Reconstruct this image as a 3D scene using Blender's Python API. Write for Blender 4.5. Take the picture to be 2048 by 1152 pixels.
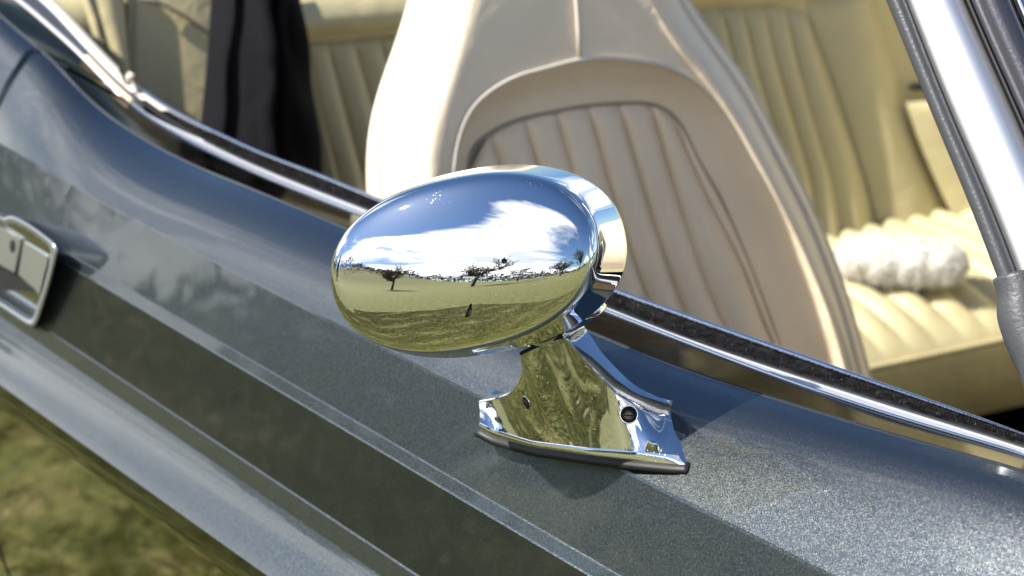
import bpy, bmesh, math, random
import numpy as np
from mathutils import Vector, Matrix
from mathutils.bvhtree import BVHTree

random.seed(7); rng = np.random.default_rng(7)
for o in list(bpy.data.objects): bpy.data.objects.remove(o)
S = bpy.context.scene
COL = S.collection

# ------------------------------------------------------------------ camera
FPX = 4400.0; PITCH = math.radians(19); YAW = math.radians(35.6)
FW = np.array([-math.cos(YAW)*math.cos(PITCH), math.sin(YAW)*math.cos(PITCH), -math.sin(PITCH)])
RT = np.array([math.sin(YAW), math.cos(YAW), 0.0]); UP = np.cross(RT, FW)
def ray(px, py): return FW + RT*(px-1024)/FPX - UP*(py-576)/FPX
CAM = np.array([0, 0, .92]) - 1.3*ray(1180, 850)
cd = bpy.data.cameras.new('camera'); cam = bpy.data.objects.new('camera', cd); COL.objects.link(cam)
cam.matrix_world = Matrix(((RT[0], UP[0], -FW[0], CAM[0]), (RT[1], UP[1], -FW[1], CAM[1]), (RT[2], UP[2], -FW[2], CAM[2]), (0, 0, 0, 1)))
cd.sensor_width = 36; cd.lens = 36*FPX/2048; cd.clip_start = .05; cd.clip_end = 3000
cd.dof.use_dof = True; cd.dof.focus_distance = 1.21; cd.dof.aperture_fstop = 11
S.camera = cam

# ------------------------------------------------------------------ light
SUN = Vector((-.30, -1.0, 1.0)).normalized()       # towards the sun
elev = math.asin(SUN.z)
sd = bpy.data.lights.new('sun', 'SUN'); sd.energy = 5.0; sd.angle = math.radians(.53); sd.color = (1, .955, .88)
so = bpy.data.objects.new('sun', sd); COL.objects.link(so); so.rotation_euler = SUN.to_track_quat('Z', 'Y').to_euler()
W = bpy.data.worlds.new('World'); S.world = W; W.use_nodes = True
S.view_settings.view_transform = 'Standard'; S.view_settings.look = 'None'
S.view_settings.exposure = .86; S.view_settings.gamma = 1; S.view_settings.use_curve_mapping = False
S.render.engine = 'CYCLES'
nt = W.node_tree; nt.nodes.clear()
def N(t, typ, **k):
    n = t.nodes.new(typ)
    for a, b in k.items():
        if a.startswith('i_'): n.inputs[a[2:].replace('_', ' ')].default_value = b
        else: setattr(n, a, b)
    return n
def ramp(t, fac, stops, mode='LINEAR'):
    r = N(t, 'ShaderNodeValToRGB'); r.color_ramp.interpolation = mode
    e = r.color_ramp.elements
    while len(e) < len(stops): e.new(.5)
    for i, (p, c) in enumerate(stops):
        e[i].position = p; e[i].color = (c, c, c, 1) if isinstance(c, (int, float)) else (*c, 1)
    t.links.new(fac, r.inputs[0]); return r.outputs[0]
def mth(t, op, a, b=None, c=None):
    m = N(t, 'ShaderNodeMath', operation=op)
    for i, v in enumerate((a, b, c)):
        if v is None: continue
        if isinstance(v, (int, float)): m.inputs[i].default_value = v
        else: t.links.new(v, m.inputs[i])
    return m.outputs[0]
def mixc(t, fac, a, b, mode='MIX'):
    m = N(t, 'ShaderNodeMix', data_type='RGBA', blend_type=mode)
    for i, v in ((0, fac), (6, a), (7, b)):
        if isinstance(v, (int, float)): m.inputs[i].default_value = v
        elif isinstance(v, tuple): m.inputs[i].default_value = (*v, 1)
        else: t.links.new(v, m.inputs[i])
    return m.outputs[2]
sky = N(nt, 'ShaderNodeTexSky', sky_type='NISHITA', sun_disc=False, sun_elevation=elev,
        sun_rotation=math.atan2(SUN.x, SUN.y), altitude=200, air_density=1.0, dust_density=.35, ozone_density=2.2)
tc = N(nt, 'ShaderNodeTexCoord')
sp = N(nt, 'ShaderNodeSeparateXYZ'); nt.links.new(tc.outputs['Generated'], sp.inputs[0])
zz = mth(nt, 'ADD', mth(nt, 'MAXIMUM', sp.outputs[2], 0.0), .22)
cb = N(nt, 'ShaderNodeCombineXYZ')
nt.links.new(mth(nt, 'DIVIDE', sp.outputs[0], zz), cb.inputs[0]); nt.links.new(mth(nt, 'DIVIDE', sp.outputs[1], zz), cb.inputs[1])
mp = N(nt, 'ShaderNodeMapping'); nt.links.new(cb.outputs[0], mp.inputs[0])
mp.inputs['Rotation'].default_value = (0, 0, math.radians(35)); mp.inputs['Scale'].default_value = (.5, 1.15, 1); mp.inputs['Location'].default_value = (.35, 1.1, 0)
n1 = N(nt, 'ShaderNodeTexNoise', i_Scale=1.15, i_Detail=9, i_Roughness=.58, i_Distortion=.5); nt.links.new(mp.outputs[0], n1.inputs['Vector'])
n2 = N(nt, 'ShaderNodeTexNoise', i_Scale=.45, i_Detail=2, i_Roughness=.5); nt.links.new(mp.outputs[0], n2.inputs['Vector'])
dens = mth(nt, 'ADD', mth(nt, 'MULTIPLY', n1.outputs[0], .6), mth(nt, 'MULTIPLY', n2.outputs[0], .6))
def toward(az, el, lo, hi, amt):
    a, e = math.radians(az), math.radians(el)
    d = N(nt, 'ShaderNodeVectorMath', operation='DOT_PRODUCT'); nt.links.new(tc.outputs['Generated'], d.inputs[0]); d.inputs[1].default_value = (math.cos(a)*math.cos(e), math.sin(a)*math.cos(e), math.sin(e))
    return mth(nt, 'MULTIPLY', ramp(nt, d.outputs['Value'], [(math.cos(math.radians(lo)), 0), (math.cos(math.radians(hi)), 1)]), amt)
dens = mth(nt, 'ADD', dens, toward(-52, 25, 34, 10, .15))        # the one big cloud bank
dens = mth(nt, 'ADD', dens, toward(-162, 24, 30, 8, .115))      # streaks towards the rear
cloud = ramp(nt, dens, [(.615, 0), (.69, 1)])
fade = ramp(nt, sp.outputs[2], [(.0, .35), (.06, 1), (.9, 1), (1, .6)])
cl = mth(nt, 'MULTIPLY', cloud, fade)
core = ramp(nt, n1.outputs[0], [(.45, (10, 10.8, 12)), (.62, (24, 24, 24))])
skyb = mixc(nt, 1.0, sky.outputs[0], (.90, 1.08, 1.30), 'MULTIPLY')
bgc = mixc(nt, cl, skyb, core)
bg = N(nt, 'ShaderNodeBackground'); bg.inputs[1].default_value = .054; nt.links.new(bgc, bg.inputs[0])
wo = N(nt, 'ShaderNodeOutputWorld'); nt.links.new(bg.outputs[0], wo.inputs[0])

# ------------------------------------------------------------------ helpers
def onY(px, py, Y):
    r = ray(px, py); return CAM + r*(Y-CAM[1])/r[1]
def onZ(px, py, Z):
    r = ray(px, py); return CAM + r*(Z-CAM[2])/r[2]
def onX(px, py, X, k, w=0):
    r = ray(px, py); n = np.array([1, 0, k]); d = X+.9*k
    p = CAM + r*(d-CAM@n)/(r@n); return p + w*n/np.linalg.norm(n)
def chaikin(p, it=2):
    p = [np.array(q, float) for q in p]
    for _ in range(it):
        q = [p[0]]
        for a, b in zip(p[:-1], p[1:]): q += [a*.75+b*.25, a*.25+b*.75]
        p = q+[p[-1]]
    return np.array(p)
def resample(p, n):
    p = np.array(p, float); d = np.r_[0, np.cumsum(np.linalg.norm(np.diff(p, axis=0), axis=1))]; t = np.linspace(0, d[-1], n)
    return np.stack([np.interp(t, d, p[:, i]) for i in range(p.shape[1])], 1)
def cross_smooth(rows, m):
    """Catmull-Rom between successive rows"""
    R = [rows[0]]+list(rows)+[rows[-1]]; out = []
    for i in range(1, len(R)-2):
        a, b, c, d = R[i-1], R[i], R[i+1], R[i+2]
        for j in range(m):
            t = j/m; out.append(.5*((2*b)+(-a+c)*t+(2*a-5*b+4*c-d)*t*t+(-a+3*b-3*c+d)*t**3))
    out.append(rows[-1]); return out
def link(name, me, mat, parent=None, smooth=True, kind=None):
    o = bpy.data.objects.new(name, me); COL.objects.link(o)
    if mat: me.materials.append(mat)
    if smooth and len(me.polygons): me.polygons.foreach_set('use_smooth', [True]*len(me.polygons))
    if parent: o.parent = parent
    if kind: o['kind'] = kind
    return o
def grid(name, rows, mat, parent=None, closed=False, caps=False, smooth=True):
    rows = [np.array(r) for r in rows]; n = len(rows[0]); V = np.concatenate(rows); Fc = []
    for i in range(len(rows)-1):
        for j in range(n if closed else n-1):
            k = (j+1) % n; Fc.append((i*n+j, i*n+k, (i+1)*n+k, (i+1)*n+j))
    if caps: Fc += [tuple(range(n))[::-1], tuple(range((len(rows)-1)*n, len(rows)*n))]
    me = bpy.data.meshes.new(name); me.from_pydata(V.tolist(), [], Fc); me.update()
    return link(name, me, mat, parent, smooth)
def recalc(o):
    bm = bmesh.new(); bm.from_mesh(o.data); bmesh.ops.recalc_face_normals(bm, faces=bm.faces); bm.to_mesh(o.data); bm.free(); return o
def tube(name, pts, r, mat, parent=None, seg=8, ends=True):
    pts = [np.array(p, float) for p in pts]; rows = []
    rr = r if hasattr(r, '__len__') else [r]*len(pts)
    for i, p in enumerate(pts):
        t = pts[min(i+1, len(pts)-1)]-pts[max(i-1, 0)]; t = t/np.linalg.norm(t)
        a = np.array([0, 0, 1.]) if abs(t[2]) < .9 else np.array([1., 0, 0]); u = np.cross(t, a); u /= np.linalg.norm(u); v = np.cross(t, u)
        rows.append([p+rr[i]*(math.cos(q)*u+math.sin(q)*v) for q in np.linspace(0, 2*math.pi, seg, endpoint=False)])
    return recalc(grid(name, rows, mat, parent, closed=True, caps=ends))
def rbox(name, c, size, mat, parent=None, bevel=.01, seg=3, rot=None, sub=0):
    bm = bmesh.new(); bmesh.ops.create_cube(bm, size=1); bmesh.ops.scale(bm, vec=size, verts=bm.verts)
    bmesh.ops.bevel(bm, geom=bm.edges[:], offset=bevel, segments=seg, profile=.5, affect='EDGES')
    if rot is not None: bmesh.ops.transform(bm, matrix=rot, verts=bm.verts)
    bmesh.ops.translate(bm, vec=c, verts=bm.verts)
    me = bpy.data.meshes.new(name); bm.to_mesh(me); bm.free(); return link(name, me, mat, parent)
def top(o, label, cat, group=None):
    o['label'] = label; o['category'] = cat
    if group: o['group'] = group
    return o

# ------------------------------------------------------------------ materials
def mat(name, col=(.5, .5, .5), rough=.5, metal=0, **k):
    m = bpy.data.materials.new(name); m.use_nodes = True; b = m.node_tree.nodes['Principled BSDF']
    b.inputs['Base Color'].default_value = (*col, 1); b.inputs['Roughness'].default_value = rough; b.inputs['Metallic'].default_value = metal
    for a, v in k.items(): b.inputs[a.replace('_', ' ')].default_value = v
    return m
def nodes(m): return m.node_tree, m.node_tree.nodes['Principled BSDF']
def objc(t):
    return N(t, 'ShaderNodeTexCoord').outputs['Object']
def add_bump(m, scale, strength, dist=.001, detail=4, noise='noise'):
    t, b = nodes(m); n = N(t, 'ShaderNodeTexNoise', i_Scale=scale, i_Detail=detail) if noise == 'noise' else N(t, 'ShaderNodeTexVoronoi', i_Scale=scale)
    t.links.new(objc(t), n.inputs['Vector'])
    bp = N(t, 'ShaderNodeBump', i_Strength=strength, i_Distance=dist); t.links.new(n.outputs[0], bp.inputs['Height']); t.links.new(bp.outputs[0], b.inputs['Normal'])
def vary(m, scale, c1, c2, lo=.35, hi=.65, detail=5):
    t, b = nodes(m); n = N(t, 'ShaderNodeTexNoise', i_Scale=scale, i_Detail=detail); t.links.new(objc(t), n.inputs['Vector'])
    t.links.new(ramp(t, n.outputs[0], [(lo, c1), (hi, c2)]), b.inputs['Base Color'])

def leather_bump(m):
    t, b = nodes(m); co = objc(t)
    v = N(t, 'ShaderNodeTexVoronoi', i_Scale=420); n = N(t, 'ShaderNodeTexNoise', i_Scale=16, i_Detail=5, i_Distortion=.8); n2 = N(t, 'ShaderNodeTexNoise', i_Scale=6, i_Detail=6)
    for q in (v, n, n2): t.links.new(co, q.inputs['Vector'])
    b1 = N(t, 'ShaderNodeBump', i_Strength=.18, i_Distance=.0007); t.links.new(v.outputs[0], b1.inputs['Height'])
    b2 = N(t, 'ShaderNodeBump', i_Strength=.5, i_Distance=.007); t.links.new(n.outputs[0], b2.inputs['Height']); t.links.new(b1.outputs[0], b2.inputs['Normal']); t.links.new(b2.outputs[0], b.inputs['Normal'])
    c = b.inputs['Base Color'].default_value[:3]
    t.links.new(mixc(t, ramp(t, n2.outputs[0], [(.35, 0), (.65, 1)]), tuple(x*.90 for x in c), tuple(min(1, x*1.05) for x in c)), b.inputs['Base Color'])
    t.links.new(ramp(t, n2.outputs[0], [(.3, .36), (.7, .5)]), b.inputs['Roughness'])
def paint_material():
    m = mat('metallic_grey_paint', (.1, .11, .125), .385, 1.0, Coat_Weight=1.0, Coat_Roughness=.035, Coat_IOR=1.5)
    t, b = nodes(m); co = objc(t)
    v = N(t, 'ShaderNodeTexVoronoi', i_Scale=2700); t.links.new(co, v.inputs['Vector'])
    g = N(t, 'ShaderNodeNewGeometry')
    sub = N(t, 'ShaderNodeVectorMath', operation='SUBTRACT'); t.links.new(v.outputs['Color'], sub.inputs[0]); sub.inputs[1].default_value = (.5, .5, .5)
    sc = N(t, 'ShaderNodeVectorMath', operation='SCALE'); t.links.new(sub.outputs[0], sc.inputs[0]); sc.inputs['Scale'].default_value = .26
    ad = N(t, 'ShaderNodeVectorMath', operation='ADD'); t.links.new(g.outputs['Normal'], ad.inputs[0]); t.links.new(sc.outputs[0], ad.inputs[1])
    nm = N(t, 'ShaderNodeVectorMath', operation='NORMALIZE'); t.links.new(ad.outputs[0], nm.inputs[0]); t.links.new(nm.outputs[0], b.inputs['Normal'])
    hs = N(t, 'ShaderNodeSeparateColor'); t.links.new(v.outputs['Color'], hs.inputs[0])
    tint = mixc(t, .35, (.110, .130, .138), v.outputs['Color'], 'MULTIPLY')
    t.links.new(tint, b.inputs['Base Color'])
    # polishing haze and dust in the lacquer
    n = N(t, 'ShaderNodeTexNoise', i_Scale=14, i_Detail=7, i_Roughness=.7); t.links.new(co, n.inputs['Vector'])
    t.links.new(ramp(t, n.outputs[0], [(.4, .008), (.8, .05)]), b.inputs['Coat Roughness'])
    nb = N(t, 'ShaderNodeTexNoise', i_Scale=9, i_Detail=2); t.links.new(co, nb.inputs['Vector'])
    bp = N(t, 'ShaderNodeBump', i_Strength=.12, i_Distance=.004); t.links.new(nb.outputs[0], bp.inputs['Height']); t.links.new(bp.outputs[0], b.inputs['Coat Normal'])
    return m
M = {}
M['paint'] = paint_material()
def chrome_material(name, rough, wav=.03):
    m = mat(name, (.86, .87, .88), rough, 1.0); t, b = nodes(m); co = objc(t)
    n = N(t, 'ShaderNodeTexNoise', i_Scale=16, i_Detail=1); t.links.new(co, n.inputs['Vector'])
    bp = N(t, 'ShaderNodeBump', i_Strength=wav, i_Distance=.004); t.links.new(n.outputs[0], bp.inputs['Height']); t.links.new(bp.outputs[0], b.inputs['Normal'])
    s = N(t, 'ShaderNodeTexNoise', i_Scale=900, i_Detail=2); t.links.new(co, s.inputs['Vector'])
    s2 = N(t, 'ShaderNodeTexNoise', i_Scale=25, i_Detail=5); t.links.new(co, s2.inputs['Vector'])
    pit = mth(t, 'MULTIPLY', ramp(t, s.outputs[0], [(.66, 0), (.71, 1)]), ramp(t, s2.outputs[0], [(.45, 0), (.62, 1)]))
    t.links.new(mth(t, 'ADD', mth(t, 'MULTIPLY', pit, .45), rough), b.inputs['Roughness'])
    return m
M['chrome'] = chrome_material('polished_chrome', .012)
M['bright'] = mat('bright_trim', (.80, .81, .83), .16, 1.0)
M['handle'] = mat('dulled_handle_chrome', (.66, .69, .72), .30, .9)
M['sill'] = mat('reflection_boost_metal', (.42, .42, .40), .05, 1.0)  # lower body given an added mirror finish to brighten the reflected lawn
M['finisher'] = mat('polished_waist_metal', (.17, .155, .13), .07, 1.0, Specular_Tint=(.25, .25, .25, 1))
_t, _b = nodes(M['finisher']); _n = N(_t, 'ShaderNodeTexNoise', i_Scale=22, i_Detail=8, i_Roughness=.75); _t.links.new(objc(_t), _n.inputs['Vector'])
_t.links.new(ramp(_t, _n.outputs[0], [(.4, 1.0), (.8, .9)]), _b.inputs['Metallic'])
M['pillar'] = mat('polished_pillar_trim', (.90, .90, .90), .40, 1.0)
M['satin'] = mat('satin_alloy', (.60, .60, .62), .42, .45); add_bump(M['satin'], 700, .25, .0006)
M['rubber'] = mat('black_rubber', (.012, .012, .013), .5)
M['seal'] = mat('grained_grey_rubber', (.055, .058, .065), .42); add_bump(M['seal'], 520, .35, .0010)
M['felt'] = mat('black_felt', (.012, .012, .013), .95, Specular_IOR_Level=.08); vary(M['felt'], 130, (.004, .004, .005), (.022, .022, .023)); add_bump(M['felt'], 900, .9, .002)
M['leather'] = mat('cream_leather', (.82, .69, .505), .42); leather_bump(M['leather'])
M['leather_y'] = mat('yellowed_cream_leather', (.54, .475, .27), .45); leather_bump(M['leather_y'])
M['thread'] = mat('cream_piping', (.66, .60, .50), .5)
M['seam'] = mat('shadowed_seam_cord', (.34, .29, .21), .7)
M['velvet'] = mat('black_velvet', (.010, .010, .012), .9, Sheen_Weight=.035, Sheen_Roughness=.35, Sheen_Tint=(.75, .68, .85, 1), Specular_IOR_Level=.1); add_bump(M['velvet'], 60, .4, .004)
M['carpet'] = mat('dark_brown_carpet', (.03, .02, .018), .95); add_bump(M['carpet'], 300, .8, .003)
M['black'] = mat('dark_cavity', (.004, .004, .004), .8)
M['tan'] = mat('aged_tan_strip', (.75, .56, .36), .5)
M['glass'] = mat('clear_glass', (.9, .95, .93), .0, 0, Transmission_Weight=1.0, IOR=1.45)
M['mirror'] = mat('mirror_glass', (.9, .9, .9), .0, 1.0)
M['wool'] = mat('white_fleece', (.72, .70, .64), .95, Specular_IOR_Level=.1); 
M['steel'] = mat('dull_screw_steel', (.10, .095, .09), .35, 1.0)
M['bark'] = mat('brown_bark', (.085, .065, .05), .9)
M['needle'] = mat('dark_needles', (.022, .034, .022), .9)
M['dusty'] = mat('dusty_dark_frame', (.055, .055, .07), .28, .3, Coat_Weight=.6, Coat_Roughness=.15); add_bump(M['dusty'], 500, .3, .0008)

# ------------------------------------------------------------------ ground and grass
def ground_material():
    m = mat('lawn_soil_and_grass', (.08, .1, .03), .95); t, b = nodes(m); co = objc(t)
    n = N(t, 'ShaderNodeTexNoise', i_Scale=5, i_Detail=8, i_Roughness=.7); t.links.new(co, n.inputs['Vector'])
    n2 = N(t, 'ShaderNodeTexNoise', i_Scale=60, i_Detail=5, i_Roughness=.7); t.links.new(co, n2.inputs['Vector'])
    c = ramp(t, n.outputs[0], [(.35, (.10, .115, .025)), (.5, (.20, .205, .05)), (.68, (.36, .31, .12))])
    c2 = ramp(t, n2.outputs[0], [(.35, .45), (.62, 1.25)])
    t.links.new(mixc(t, 1, c, c2, 'MULTIPLY'), b.inputs['Base Color'])
    bp = N(t, 'ShaderNodeBump', i_Strength=.8, i_Distance=.03); t.links.new(n2.outputs[0], bp.inputs['Height']); t.links.new(bp.outputs[0], b.inputs['Normal'])
    return m
GM = ground_material()
def gz(x, y):
    return gz0(x, y)+26*np.exp(-((x+15)**2+(y+135)**2)/(2*42**2))*np.clip((np.hypot(x, y)-25)/60, 0, 1)
def gz0(x, y):
    d = np.hypot(x, y); return np.where(d > 25, (d-25)*.012+1.0*np.sin(x*.02)*np.clip((d-25)/80, 0, 1), 0)
rs = [0]+list(np.geomspace(3, 1500, 46)); rows = []
for r in rs:
    th = np.linspace(0, 2*math.pi, 72, endpoint=False); x = r*np.cos(th); y = r*np.sin(th); rows.append(np.stack([x, y, gz(x, y)], 1))
g = recalc(grid('ground', rows, GM, closed=True)); g['kind'] = 'structure'
if g.data.polygons[100].normal.z < 0: g.data.flip_normals()
def blades():
    parts = [((-4.5, -.3), (-3.2, -.12), 120000), ((-.3, 3.0), (-4.2, -.2), 100000)]
    vs = []; cols = []
    for (xa, xb), (ya, yb), n in parts:
        x = rng.uniform(xa, xb, n); y = rng.uniform(ya, yb, n)
        keep = (np.sin(x*7+np.sin(y*5)*2)+np.sin(y*9+x*3)+rng.normal(0, .9, n)) > -1.1; x = x[keep]; y = y[keep]; n = len(x)
        a = rng.uniform(0, 2*math.pi, n); h = rng.uniform(.015, .05, n); w = rng.uniform(.002, .0042, n); ln = rng.uniform(.1, 1.2, n)*h
        b = rng.uniform(0, 2*math.pi, n)
        p0 = np.stack([x-np.cos(a)*w, y-np.sin(a)*w, 0*x], 1); p1 = np.stack([x+np.cos(a)*w, y+np.sin(a)*w, 0*x], 1)
        p2 = np.stack([x+np.cos(b)*ln, y+np.sin(b)*ln, h], 1); vs.append(np.stack([p0, p1, p2], 1).reshape(-1, 3))
    v = np.concatenate(vs); n = len(v)//3
    me = bpy.data.meshes.new('grass'); me.vertices.add(n*3); me.vertices.foreach_set('co', v.ravel())
    me.loops.add(n*3); me.loops.foreach_set('vertex_index', np.arange(n*3)); me.polygons.add(n)
    me.polygons.foreach_set('loop_start', np.arange(0, n*3, 3)); me.update(calc_edges=True)
    m = mat('grass_blades', (.1, .13, .03), .6); t, b = nodes(m)
    no = N(t, 'ShaderNodeTexNoise', i_Scale=7, i_Detail=3); t.links.new(objc(t), no.inputs['Vector'])
    gi = N(t, 'ShaderNodeNewGeometry')
    f = mth(t, 'ADD', mth(t, 'MULTIPLY', no.outputs[0], .7), mth(t, 'MULTIPLY', gi.outputs['Random Per Island'], .35))
    t.links.new(ramp(t, f, [(.35, (.06, .09, .015)), (.55, (.23, .24, .055)), (.72, (.46, .38, .16))]), b.inputs['Base Color'])
    o = link('grass', me, m, smooth=False, kind='stuff'); o['label'] = 'short patchy grass on the lawn below the car door'; o['category'] = 'grass'
blades()

# ------------------------------------------------------------------ car
car = bpy.data.objects.new('open_car', None); COL.objects.link(car)
top(car, 'open-topped metallic grey classic car with cream leather seats', 'car')

# body side: every profile line as (Y, [(X, Z), ...])
def L(Y, pts): a = sorted(pts); return (Y, np.array([p[0] for p in a]), np.array([p[1] for p in a]))
WA = [(-2.2, 1.02), (-1.5, 1.03), (-1.2, 1.025), (-1.0, 1.008), (-.943, 1.0), (-.877, .988), (-.84, .980), (-.782, .964), (-.719, .9515), (-.637, .945), (-.56, .943), (-.469, .9445), (-.385, .9465), (-.332, .948), (-.053, .955), (.012, .957), (.073, .961), (.118, .966), (.18, .972), (.237, .979), (.294, .986), (.5, .995), (1.0, .97), (1.9, .88)]
def smooth_line(pts, X):
    a = np.array(sorted(pts)); xs = np.linspace(a[0, 0], a[-1, 0], 400); z = np.interp(xs, a[:, 0], a[:, 1])
    k = np.hanning(15); k /= k.sum(); zp = np.pad(z, 7, 'edge'); z = np.convolve(zp, k, 'valid'); return np.interp(X, xs, z)
def pixel_line(Y, pts):
    q = np.array([onY(a, b, Y) for a, b in pts]); q = q[np.argsort(q[:, 0])]; X0, Z0 = q[:, 0], q[:, 2]
    k1 = (Z0[-1]-Z0[-4])/(X0[-1]-X0[-4])*.5; k0 = (Z0[1]-Z0[0])/(X0[1]-X0[0])
    X1 = np.r_[X0[0]-1.2, X0[0]-.25, X0, X0[-1]+.2, X0[-1]+.6]; Z1 = np.r_[Z0[0]-.25*k0*.5, Z0[0]-.25*k0*.5, Z0, Z0[-1]+.2*k1, Z0[-1]+.2*k1]
    xs = np.linspace(X1[0], X1[-1], 1400); z = np.interp(xs, X1, Z1); k = np.hanning(61); k /= k.sum(); z = np.convolve(np.pad(z, 30, 'edge'), k, 'valid')
    return lambda X: np.interp(X, xs, z)
YS, YF, YI, YW = .0880, .1095, .1380, .0330
zwaist = pixel_line(YW, [(2048,939),(1960,914),(1875,893),(1716,847),(1558,798),(1450,766),(1313,718),(1180,662),(940,560),(702,460),(626,427),(513,380),(400,335),(312,292),(222,236),(156,177),(97,108),(62,83),(0,28),(-60,-25)])
zsil = pixel_line(YS, [(2048,910),(1960,885),(1875,861),(1716,812),(1523,744),(1400,697),(1222,628),(980,527),(727,432),(626,393),(513,347),(400,295),(347,267),(278,226),(226,181),(180,132),(150,100),(35,0)])
zfel = pixel_line(YF, [(2048,889),(1960,862),(1875,836),(1716,786),(1558,736),(1400,684),(1230,618),(980,515),(739,418),(603,366),(490,319),(400,274),(340,240),(270,190),(215,138),(160,85),(60,-10)])
zinn = pixel_line(YI, [(2048,862),(1960,832),(1860,798),(1700,745),(1540,689),(1400,640),(1240,583),(1000,492),(761,400),(630,345),(517,303),(400,249),(340,218),(280,178),(230,130),(180,78),(110,0)])
def zc1(X):
    return smooth_line([(-2.2, .95), (-1.0, .925), (-.6, .9175), (-.26, .920), (0, .9235), (.3, .928), (1.9, .86)], X)
def zlin(z0, slope=0): return lambda X: z0+slope*X
zc2 = zlin(.8725, .003); zc2b = zlin(.8645, .003); zc3 = zlin(.7995, .001); zc3b = zlin(.785, .0)
def zbot(X): return .7545+.012*X
def band(X):    # shoulder width across the flat band
    return .04+0*X
# profile points from waist outwards and down: (Y, z function, sharp)
def profile(X):
    w = zwaist(X); c = zc1(X); h = (w-c)
    hb = np.clip((-X-.62)/.3, 0, 1); hb = hb*hb*(3-2*hb)      # haunch: shoulder rolls fuller behind
    P = []
    zs_ = zsil(X); P += [(YS-.001, zs_-.004), (YS-.001, zs_-.001), (YW, w+.0002), (YW-.0015, w-.0008)]
    for s in (.12, .25, .4, .55, .7, .82, .92, 1.0):             # convex shoulder
        y = YW-.0015-(YW-.0015+.030)*(s**.92); z = w-.0008-(h-.0008)*(s**1.75); P.append((y, z))
    P += [(-.0308, c-.0018)]
    zc = zc2(X)
    for s in (.15, .4, .7, 1.0): P.append((-.0308-.0175*s, c-.0018-(c-.0018-zc)*s))
    z2 = zc2b(X); P += [(-.0491, zc-.0008), (-.0520, z2+.0004), (-.0528, z2-.0006)]
    z3 = zc3(X)
    for s in (.3, .6, 1.0): P.append((-.0528-.0062*s, z2-.0006-(z2-.0006-z3)*s))
    z4 = zc3b(X); P += [(-.0600, z3-.001), (-.0635, z4), (-.0670, z4-.007)]
    zb = zbot(X); P += [(-.0745, zb+.017), (-.0835, zb+.0085), (-.0905, zb), (-.0914, zb-.012), (-.0830, zb-.05), (-.0715, zb-.10), (-.0600, zb-.15), (-.037, zb-.25), (-.007, zb-.38), (.01, zb-.46), (.06, zb-.50)]
    return P
BRK = None
def side(Xr, Xf, n, name, lo=0):
    K = len(profile(0.)); cols = []
    for j in range(K):
        cols.append([(X, *profile(X)[j]) for X in Xr(j)+(Xf(j)-Xr(j))*np.linspace(0, 1, n)])
    V = []; Fc = []
    segs = [(a, b) for a, b in zip(BRK[:-1], BRK[1:])]
    for a, b in segs:                                 # hard creases: columns doubled
        k = len(V)
        for j in range(a, b+1): V += cols[j]
        for j in range(b-a):
            for i in range(n-1): Fc.append((k+j*n+i, k+j*n+i+1, k+(j+1)*n+i+1, k+(j+1)*n+i))
    me = bpy.data.meshes.new(name); me.from_pydata(V, [], Fc); me.update(); o = link(name, me, M['paint'], car)
    o.data.polygons.foreach_set('material_index', [0]*len(o.data.polygons))
    f = np.array([p.normal.y for p in o.data.polygons])
    if f.sum() > 0: o.data.flip_normals()
    return o
prof0 = profile(-.9)
# indices: 0-2 waist finisher (separate part), 3.. shoulder, 11/12 first crease
BRK = [2, 3, 11, 12, 16, 17, 18, 19, 22, 23, 24, len(prof0)-9]
def shutX(j):
    y, z = prof0[j]
    return float(np.interp(-y, [-.09, -YW, -.026, -.007, .0145, .05, .1], [-.819, -.840, -.8435, -.8325, -.8275, -.832, -.84]))
def sill(x0, x1, parent, n):
    K = len(prof0); rows = []
    for j in range(K-9, K):
        for t in ((0, .33, .66) if j < K-1 else (0,)):
            row = []
            for X in np.linspace(x0, x1, n):
                P = profile(X); a = np.array(P[j]); b = np.array(P[min(j+1, K-1)]); row.append((X, *(a*(1-t)+b*t)))
            rows.append(row)
    o = grid('mirror_boost_sill', rows, M['sill'], parent)
    if sum(p.normal.y for p in o.data.polygons) > 0: o.data.flip_normals()
    return o
door = side(lambda j: shutX(j)+.0055, lambda j: .46, 170, 'door')
quarter = side(lambda j: -2.1, lambda j: shutX(j)-.0055, 110, 'rear_quarter_panel')
wing = side(lambda j: .467, lambda j: 1.75, 60, 'front_wing')
sill(-.834, .46, door, 80); sill(-2.1, -.842, quarter, 40); sill(.467, 1.75, wing, 40)
# black sheet painting in the shade behind the shut line
rows = []
for d in (-.03, .03):
    rows.append([(shutX(j)+d, prof0_y+.012, profile(shutX(j))[j][1]-.012) for j, (prof0_y, _) in enumerate(prof0)])
grid('door_gap_shade', rows, M['rubber'], car)
# round bodies in the upper seat of the door edge: rolled edge highlights come from a small return flange
def flange(fn, sgn, parent):
    a = [(fn(j), *profile(fn(j))[j]) for j in range(len(prof0))]
    b = [(x+.0016*sgn, y+.0016, z-.0016) for x, y, z in a]; c = [(x+.0022*sgn, y+.012, z-.010) for x, y, z in a]
    grid('rolled_edge', [a, b, c], M['paint'], parent)
flange(lambda j: shutX(j)+.0055, -1, door); flange(lambda j: shutX(j)-.0055, 1, quarter)

XS = np.linspace(-2.05, .44, 300)
def trim(name, prof, m, parent, xs=XS, **k):
    """sweep a closed (Y, dz) profile along the waist line"""
    zb_ = k.pop('base', zwaist); rows = [[(X, y, float(zb_(X))+dz) for y, dz in prof(X)] for X in xs]
    return recalc(grid(name, rows, m, parent, closed=True, caps=True, **k))
xr = np.linspace(-.80, .44, 220)
def tp(X): return float(np.clip((X+.80)/.12, .05, 1))
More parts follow.
